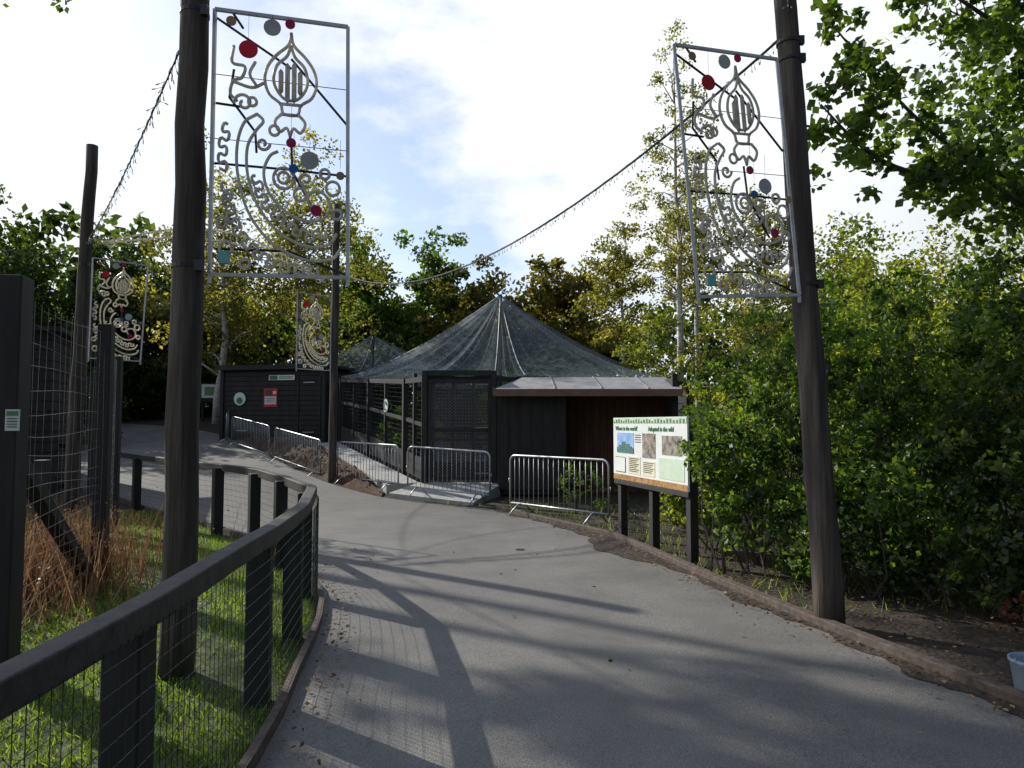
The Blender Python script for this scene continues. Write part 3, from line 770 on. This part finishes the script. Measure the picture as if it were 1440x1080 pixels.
grp('boarded_shed', [k1, k2, k3], tuple(c))
mb = MB(); zb_ = float(H(-12.2, 29))
for x_ in (-12.6, -11.5): mb.box((x_, 29, zb_ + .7), (.08, .08, 1.5))
mb.box((-12.05, 28.93, zb_ + 1.15), (1.25, .05, .75)); mb.box((-12.05, 28.9, zb_ + 1.2), (1.15, .02, .55), 0, 1); mb.box((-12.3, 28.885, zb_ + 1.2), (.4, .01, .35), 0, 2); mb.box((-11.8, 28.885, zb_ + 1.25), (.35, .01, .2), 0, 3)
mkobj('notice_board', mb, ['darkwood', 'signwhite', 'signgreen', 'signblue'])

# ------------------------------------------------------------------ information board
a = Vector((1.45, 10.1, 0)); b_ = Vector((1.99, 8.05, 0)); r = (b_ - a).normalized(); nn = r.cross(Vector((0, 0, 1))); Ln = (b_ - a).length
ang = math.atan2(r.y, r.x); kids = []
mb = MB()
for s in (.12, Ln * .52, Ln - .06):
    p = a + r * s - nn * .07; mb.box((p.x, p.y, .72), (.1, .1, 1.55), ang)
p = a + r * Ln / 2 - nn * .015
mb.box((p.x, p.y, .79), (Ln, .05, .06), ang)
kids.append(mkobj('posts', mb, 'darkwood', bevel=.005))
mb = MB()
def Bx(s0, s1, z0, z1, mi, o):
    p = a + r * (s0 + s1) / 2 + nn * o; mb.box((p.x, p.y, (z0 + z1) / 2), (s1 - s0, .006, z1 - z0), ang, mi)
p = a + r * Ln / 2; mb.box((p.x, p.y, 1.25), (Ln, .024, .85), ang, 0)
Bx(0.01, Ln - .01, 1.6, 1.67, 8, .014)
for i in range(26): Bx(.03 + i * .08, .07 + i * .08, 1.605, 1.625 + .03 * abs(math.sin(i * 2.3)), 1, .018)
Bx(0.01, Ln - .01, .828, .9, 2, .014)
Bx(.14, .68, 1.2, 1.47, 3, .014); Bx(.14, .68, 1.2, 1.27, 4, .019)
for s_, wd, h_ in ((.2, .1, 1.3), (.3, .12, 1.35), (.44, .12, 1.32), (.54, .1, 1.29)): Bx(s_, s_ + wd, 1.265, h_, 4, .0175)
Bx(.95, 1.32, 1.16, 1.47, 5, .014); Bx(.08, .42, .93, 1.14, 1, .014); Bx(.09, .41, .94, 1.13, 0, .019)
Bx(.5, .88, .93, 1.16, 6, .014); Bx(.95, 1.3, .93, 1.12, 6, .014)
Bx(1.42, 2.05, .93, 1.18, 8, .014); Bx(1.5, 2.0, 1.22, 1.45, 5, .014)
for i in range(8): Bx(.54, .84 - (i % 3) * .04, 1.13 - i * .024, 1.138 - i * .024, 7, .019)
for i in range(6): Bx(.98, 1.27 - (i % 3) * .03, 1.095 - i * .024, 1.102 - i * .024, 7, .019)
for i in range(4): Bx(.72, .9, 1.44 - i * .03, 1.448 - i * .03, 7, .014)
kids.append(mkobj('printed_board', mb, ['signwhite', 'signgreen', 'signorange', 'signblue', 'signmtn', 'signbrown', 'signyellow', 'textdark', 'signpale']))
def text(body, size, s, z, mat):
    cu = bpy.data.curves.new('title_text', 'FONT'); cu.body = body; cu.size = size; cu.extrude = .001; cu.materials.append(M[mat]); cu.offset = .001
    o = link(bpy.data.objects.new('title_text', cu)); p = a + r * s + nn * .016; p.z = z
    m4 = Matrix.Identity(4)
    for i in range(3): m4[i][0] = r[i]; m4[i][1] = (0, 0, 1)[i]; m4[i][2] = nn[i]; m4[i][3] = p[i]
    o.matrix_world = m4; return o
kids.append(text('Where in the world?', .085, .08, 1.5, 'textgreen')); kids.append(text('Adopted in the wild', .085, 1.12, 1.5, 'textgreen'))
grp('information_board', kids, tuple(a))

# ------------------------------------------------------------------ drain cover and bucket
mb = MB(); mb.disc((.1, 8.95, .022), (0, 0, 1), .06, .02, 24)
for i in range(5): mb.box((.06 + i * .02, 8.95, .034), (.01, .08, .004))
mkobj('drain_cover', mb, 'iron')
mb = MB(); cx, cy = 3.03, 4.2
prof = [(.095, 0), (.1, .01), (.125, .2), (.133, .205), (.133, .225), (.122, .225), (.118, .2), (.093, .015), (0.001, .012)]
vs = []; S_ = 28
for rr_, z in prof:
    for j in range(S_): t = 6.28318 * j / S_; vs.append((cx + rr_ * math.cos(t), cy + rr_ * math.sin(t), z + .01))
fs = [(i * S_ + j, i * S_ + (j + 1) % S_, (i + 1) * S_ + (j + 1) % S_, (i + 1) * S_ + j) for i in range(len(prof) - 1) for j in range(S_)]
mb.add(vs, fs)
mb.tube([(cx + .133 * math.cos(t), cy - .03 * math.sin(t) - .02, .23 + .02 - .1 * math.sin(t)) for t in np.linspace(0, math.pi, 14)], .004, 5)
mkobj('plastic_bucket', mb, 'bucket', smooth=True)

# ------------------------------------------------------------------ trees
tree('birch_tree', -11.6, 28, 12.3, 3.0, 3.5, 120, 85, .16, 'leaf_birch', 'birchbark', .17, 1)
tree('birch_tree', -8.6, 29.5, 13.2, 3.2, 4.0, 135, 85, .16, 'leaf_birch', 'birchbark', .18, 2)
tree('ash_tree', -22.5, 30, 11.2, 4.2, 2, 150, 85, .25, 'leaf_dark', 'bark', .25, 3)
tree('ash_tree', -17.6, 31, 9.6, 3.2, 2, 130, 75, .25, 'leaf_dark', 'bark', .22, 4)
tree('beech_tree', -14.5, 33, 9.2, 3.2, 2, 110, 75, .25, 'leaf_olive', 'bark', .2, 24)
tree('beech_tree', -7.3, 36, 11.2, 3.1, 1.5, 150, 95, .25, 'leaf_green', 'bark', .25, 5)
tree('beech_tree', -3.8, 36.5, 11.0, 2.9, 1.5, 150, 95, .25, 'leaf_green', 'bark', .25, 6)
tree('hawthorn_tree', -.8, 35, 9.6, 3.2, 1, 150, 90, .25, 'leaf_olive', 'bark', .2, 7, taper=.1)
tree('hawthorn_tree', 2.6, 34, 9.2, 3.0, 1, 150, 90, .25, 'leaf_olive', 'bark', .2, 8, taper=.1)
tree('birch_tree', 4.6, 29, 10.6, 2.0, 2.0, 100, 70, .16, 'leaf_birch', 'birchbark', .13, 9)
tree('birch_tree', 5.5, 23, 13.8, 1.7, 3.8, 130, 62, .11, 'leaf_birch', 'birchbark', .15, 10, cs=.2)
tree('birch_tree', 6.6, 25.5, 11.6, 1.5, 4.2, 100, 60, .11, 'leaf_birch', 'birchbark', .13, 31, cs=.2)
tree('birch_tree', 8.6, 24.5, 10.6, 1.7, 3.0, 110, 65, .12, 'leaf_birch', 'birchbark', .13, 11, cs=.2)
tree('birch_tree', 4.1, 21, 6.0, 1.2, 1.8, 50, 65, .1, 'leaf_yellow', 'birchbark', .07, 12)
tree('birch_tree', 6.6, 19, 6.2, 1.8, 1.4, 80, 80, .1, 'leaf_birch', 'birchbark', .09, 13)
tree('willow_tree', 9.5, 21, 6.8, 2.7, .8, 140, 80, .13, 'leaf_yellow', 'bark', .14, 14)
tree('willow_tree', 7.2, 14.5, 5.2, 2.2, .4, 160, 85, .09, 'leaf_yellow', 'bark', .1, 15, taper=.1)
tree('willow_tree', 10.2, 15, 6.0, 2.6, .4, 160, 85, .1, 'leaf_yellow', 'bark', .12, 16)
tree('hazel_tree', 6.2, 10.6, 4.2, 1.8, .2, 160, 95, .075, 'leaf_yellow', 'bark', .07, 17, taper=.1)
tree('oak_tree', 12.5, 26, 8.5, 3.3, .8, 140, 85, .22, 'leaf_green', 'bark', .25, 18)
# tall trees off to the left of the view, they throw the dapples across the near path and hedge
tree('sycamore_tree', -16.6, 15.6, 15.0, 1.9, 10.8, 32, 46, .26, 'leaf_green', 'bark', .2, 19, lean=2.2, cs=.26)
tree('sycamore_tree', -18.0, 18.2, 17.5, 2.2, 13.4, 44, 52, .26, 'leaf_green', 'bark', .2, 20, lean=2.8, cs=.26)
tree('sycamore_tree', -18.4, 14.4, 15.0, 2.2, 10.5, 40, 50, .26, 'leaf_green', 'bark', .2, 22, lean=2.4, cs=.26)
tree('sycamore_tree', -18.6, 18.6, 20.5, 2.3, 15.6, 60, 60, .26, 'leaf_green', 'bark', .22, 23, lean=2.2, leany=2.7, cs=.26)

rng = np.random.default_rng(55)
mb = MB(); cen = []; crd = []
br = [[(8.2, 8.2, 3.6), (6.6, 7.9, 4.1), (5.2, 7.6, 4.35), (4.4, 7.4, 4.75), (3.7, 7.2, 5.3), (3.25, 7.1, 5.75)],
      [(6.6, 7.9, 4.1), (5.6, 7.2, 3.75), (4.9, 6.9, 3.85), (4.2, 6.8, 4.3)],
      [(8.3, 8.2, 4.6), (6.5, 7.6, 5.3), (5, 7.2, 5.8), (4, 7, 6.3), (3.3, 6.9, 6.5)],
      [(8.3, 8.2, 5.2), (6.6, 8.4, 6.0), (5.2, 8.2, 6.5)], [(8.2, 8.2, 3.4), (6.8, 7.0, 3.6), (5.9, 6.3, 3.5), (5.4, 6.0, 3.8)],
      [(5.2, 7.6, 4.35), (4.7, 7.5, 4.2), (4.1, 7.5, 4.35), (3.6, 7.3, 4.55), (3.2, 7.2, 4.9)]]
for bnum, q in enumerate(br):
    P = resample(cr(q, 5), .12); mb.tube(P, np.linspace(.05, .008, len(P)), 6)
    for i, p in enumerate(P):
        f = i / len(P)
        if f < .15: continue
        for _ in range(2):
            o = rng.normal(0, .2, 3); o[2] -= .08; c_ = p + o; cen.append(c_); crd.append(rng.uniform(.12, .22))
            if rng.uniform() < .5: mb.tube([p, (p + c_) / 2 + [0, 0, .04], c_], [.008, .005, .002], 4)
P1, r1 = clumps(np.array(cen), crd, 28, rng)
nc = 150; d = rng.normal(size=(nc, 3)); d /= np.linalg.norm(d, axis=1)[:, None]; d *= (rng.uniform(0, 1, nc) ** .5)[:, None]
cb = np.array([7.6, 8.4, 5.9]) + d * np.array([2.3, 2.4, 2.6])
P2, r2 = clumps(cb, rng.uniform(.3, .6, nc), 100, rng)
lo = leaves('foliage', np.r_[P1, P2], .1, np.r_[r1, r2], 'leaf_green', aspect=.8, rng=rng)
mb.tube([(8.6, 8.4, -.1), (8.5, 8.3, 2), (8.3, 8.2, 4.5), (8.0, 8.3, 7)], [.24, .2, .16, .06], 12)
to = mkobj('trunk_and_limbs', mb, 'bark', smooth=True)
grp('lime_tree', [lo, to], (8.6, 8.4, 0))

def bush(name, blobs, dens, ls, mat, seed, per=60, cs=.17):
    rng = np.random.default_rng(seed); cen = []; crd = []; mb = MB()
    for bx, by, bz, br_, bh in blobs:
        k = int(dens * br_ * br_) + 4
        d = rng.normal(size=(k, 3)); d /= np.linalg.norm(d, axis=1)[:, None]
        d *= (rng.uniform(.1, 1, k) ** .35)[:, None] * (1 + .22 * np.sin(5 * d[:, 0] + 4 * d[:, 2] + seed))[:, None]
        c_ = np.array([bx, by, bz]) + d * np.array([br_, br_, bh]); c_ = c_[c_[:, 2] > .08]
        cen.append(c_); crd.append(rng.uniform(.5, 1.5, len(c_)) * cs)
        for i in range(0, len(c_), 6):
            b0 = np.array([bx + abs(rng.normal(0, .15)), by + rng.normal(0, .15), 0]); mid = (b0 + c_[i]) / 2 + rng.normal(0, .08, 3)
            mb.tube([b0, mid, c_[i]], [.014, .009, .004], 4)
    cen = np.concatenate(cen); crd = np.concatenate(crd)
    P, rnd = clumps(cen, crd, per, rng); P[:, 2] = np.maximum(P[:, 2], .03)
    lo = leaves('foliage', P, ls, rnd, mat, rng=rng, aspect=.6)
    return grp(name, [lo, mkobj('stems', mb, 'bark')], (blobs[0][0], blobs[0][1], 0))
bush('laurel_hedge', [(2.35, 8.75, .95, .45, .75), (2.75, 8.2, 1.05, .6, .95), (2.02, 7.62, 1.32, .2, .3), (2.25, 7.7, 1.15, .3, .45), (2.4, 7.5, .6, .32, .5), (3.25, 7.9, 1.5, .75, 1.25), (3.0, 9.2, 1.5, .8, 1.2), (3.85, 7.4, 1.6, .9, 1.35), (2.95, 7.0, .6, .5, .6), (3.3, 6.8, .7, .6, .65), (3.7, 6.5, .6, .5, .6), (3.9, 9.2, 2.1, 1.0, 1.2), (4.7, 8.2, 2.2, 1.1, 1.35), (4.7, 6.9, 1.6, 1.0, 1.35), (5.8, 7.4, 2.2, 1.1, 1.5)], 105, .07, 'leaf_bush', 3, 54, cs=.165)
bush('dogwood_bush', [(4.5, 5.7, .9, .8, .9), (5.2, 6.0, 1.7, .8, 1.3), (5.3, 5.0, 1.0, .9, 1.1), (4.2, 6.4, 1.1, .6, 1.0), (3.9, 5.9, .45, .45, .45), (4.3, 5.0, .4, .5, .4)], 110, .07, 'leaf_dark', 4, 52)
bush('barberry_bush', [(4.1, 4.9, .2, .3, .3), (3.75, 5.3, .15, .22, .2)], 70, .045, 'leaf_red', 5, 25, cs=.1)
bush('rose_shrub', [(1.1, 12.9, .45, .35, .45), (1.75, 12.2, .35, .3, .35), (1.5, 13.6, .5, .35, .5)], 90, .06, 'leaf_green', 6, 22, cs=.12)
bush('aviary_shrub', [(-3.2, 21.5, 1.2, 1.0, 1.2), (-.2, 23, 1.6, 1.3, 1.8), (2.5, 23, 1.3, 1.2, 1.4)], 50, .12, 'leaf_green', 8, 45)
bush('bramble_bush', [(2.6, 10.6, .5, .5, .5), (3.4, 11.4, .9, .8, .9), (4.4, 12.4, 1.2, 1.0, 1.2), (4.6, 14.3, 1.4, 1.1, 1.4), (5.3, 10.2, 1.3, 1.1, 1.4)], 90, .075, 'leaf_yellow', 9, 50)
bush('boundary_shrub', [(-14.5, 23, 1.6, 1.5, 1.7), (-17, 21, 1.6, 1.6, 1.8), (-12.8, 31.5, 3.2, 1.8, 1.8), (-16, 30, 3.0, 2, 2.0)], 60, .13, 'leaf_dark', 10, 60, cs=.3)

n = 1500; x = RNG.uniform(0, 1, n); y = RNG.uniform(6, 14, n); ex = np.interp(y, [p[1] for p in Rp if p[1] < 16], [p[0] for p in Rp if p[1] < 16])
P = np.stack([ex + .15 + x ** 1.5 * 3, y, 0 * y + .01], 1); blades('undergrowth_grass', P, .08, .012, 'grass', RNG)

n = 2600; g = RNG.normal(size=(n, 2)) * [.55, .9]; P = np.c_[g + [-4.75, 6.6], np.zeros(n)]
k1 = blades('stems', P, .55, .012, 'straw', RNG, .25)
q = RNG.normal(size=(2600, 3)) * [.6, .95, .16] + [-4.75, 6.6, .42]; q[:, 2] = np.abs(q[:, 2])
k2 = leaves('seed_heads', q, .035, RNG.uniform(0, .7, 2600), 'straw', rng=RNG)
grp('russet_dock_plants', [k1, k2], (-4.75, 6.6, 0))
n = 6000; x = RNG.uniform(-12, -3.6, n); y = RNG.uniform(4, 14, n); P = np.stack([x, y, 0 * x], 1)[x < -3.5 - .55 * np.clip(y - 6, 0, 9)]
blades('long_grass', P, .22, .014, 'straw', RNG, .4)

rng = np.random.default_rng(77); cen = []; crd = []
for i in range(1900):
    th = rng.uniform(-1.45, 1.35); rad = rng.uniform(39, 50)
    x_ = rad * math.sin(th); y_ = rad * math.cos(th)
    hmax = 8.0 + 1.2 * math.sin(th * 9) + .8 * math.sin(th * 23 + 1) + (1.0 if th < -.5 else 0)
    z_ = float(H(x_, y_)) + hmax * rng.uniform(0, 1) ** .8 * .9
    cen.append((x_, y_, z_)); crd.append(rng.uniform(.8, 1.6))
P, rnd = clumps(np.array(cen), crd, 42, rng)
leaves('distant_trees', P, .5, rnd * .8, 'leaf_dark', rng=rng)
cen = []; crd = []
for i in range(800):
    th = rng.uniform(-1.3, 1.3); rad = rng.uniform(31, 36); x_ = rad * math.sin(th); y_ = rad * math.cos(th)
    if -15 < x_ < -10.2 and y_ < 31: continue
    cen.append((x_, y_, float(H(x_, y_)) + rng.uniform(0, 3.4))); crd.append(rng.uniform(.5, 1.0))
P, rnd = clumps(np.array(cen), crd, 46, rng)
leaves('woodland_undergrowth', P, .3, rnd * .8, 'leaf_dark', rng=rng)

# ------------------------------------------------------------------ light
EL = R(31); AZ = R(-52)
sd = Vector((math.sin(AZ) * math.cos(EL), math.cos(AZ) * math.cos(EL), math.sin(EL)))
sl = bpy.data.lights.new('sun', 'SUN'); sl.energy = 5.0; sl.angle = R(.5); sl.color = (1, .965, .89)
so = link(bpy.data.objects.new('sun', sl)); so.rotation_euler = (-sd).to_track_quat('-Z', 'Y').to_euler(); so.location = sd * 50

w = bpy.data.worlds.new('World'); scene.world = w; w.use_nodes = True; N = w.node_tree.nodes; L = w.node_tree.links
bg = N['Background']; bg.inputs['Strength'].default_value = .1
sky = N.new('ShaderNodeTexSky'); sky.sky_type = 'NISHITA'; sky.sun_disc = False; sky.sun_elevation = EL; sky.sun_rotation = AZ
tc = N.new('ShaderNodeTexCoord'); mp = N.new('ShaderNodeMapping'); mp.inputs['Scale'].default_value = (1, 1, 2.0); mp.inputs['Location'].default_value = (.3, .1, .35)
L.new(tc.outputs['Generated'], mp.inputs['Vector'])
no = N.new('ShaderNodeTexNoise'); no.inputs['Scale'].default_value = 2.6; no.inputs['Detail'].default_value = 8; no.inputs['Roughness'].default_value = .56
L.new(mp.outputs[0], no.inputs['Vector'])
rp_ = N.new('ShaderNodeValToRGB'); rp_.color_ramp.elements[0].position = .38; rp_.color_ramp.elements[1].position = .49
rp_.color_ramp.elements[0].color = (.22, .22, .22, 1)
L.new(no.outputs['Fac'], rp_.inputs[0])
sx = N.new('ShaderNodeSeparateXYZ'); L.new(tc.outputs['Generated'], sx.inputs[0])
zr = N.new('ShaderNodeMapRange'); zr.interpolation_type = 'SMOOTHSTEP'; zr.inputs[1].default_value = .52; zr.inputs[2].default_value = .72; zr.inputs[3].default_value = 1; zr.inputs[4].default_value = .1
L.new(sx.outputs['Z'], zr.inputs[0])
mk = N.new('ShaderNodeMath'); mk.operation = 'MULTIPLY'; L.new(rp_.outputs[0], mk.inputs[0]); L.new(zr.outputs[0], mk.inputs[1])
dt = N.new('ShaderNodeVectorMath'); dt.operation = 'DOT_PRODUCT'; dt.inputs[1].default_value = sd
L.new(tc.outputs['Generated'], dt.inputs[0])
mr = N.new('ShaderNodeMapRange'); mr.interpolation_type = 'SMOOTHSTEP'; mr.inputs[1].default_value = -.35; mr.inputs[2].default_value = .42; mr.inputs[3].default_value = 1.2; mr.inputs[4].default_value = 11
L.new(dt.outputs['Value'], mr.inputs[0])
cb = N.new('ShaderNodeCombineColor')
for i, k in enumerate((.93, .97, 1.0)):
    mu = N.new('ShaderNodeMath'); mu.operation = 'MULTIPLY'; mu.inputs[1].default_value = k; L.new(mr.outputs[0], mu.inputs[0]); L.new(mu.outputs[0], cb.inputs[i])
sk2 = N.new('ShaderNodeMix'); sk2.data_type = 'RGBA'; sk2.blend_type = 'MULTIPLY'; sk2.inputs[0].default_value = 1; sk2.inputs[7].default_value = (1.5, 1.55, 1.7, 1)
L.new(sky.outputs[0], sk2.inputs[6])
mx = N.new('ShaderNodeMix'); mx.data_type = 'RGBA'
L.new(mk.outputs[0], mx.inputs[0]); L.new(sk2.outputs[2], mx.inputs[6]); L.new(cb.outputs[0], mx.inputs[7]); L.new(mx.outputs[2], bg.inputs['Color'])

# ------------------------------------------------------------------ camera
cam = bpy.data.cameras.new('camera'); cam.lens = 25; cam.sensor_width = 36; cam.clip_end = 1500; cam.clip_start = .05
co = link(bpy.data.objects.new('camera', cam)); co.location = (0, 0, 1.6); co.rotation_euler = (R(90 + 3.15), 0, 0)
scene.camera = co
scene.view_settings.view_transform = 'Standard'; scene.view_settings.look = 'None'; scene.view_settings.exposure = 0
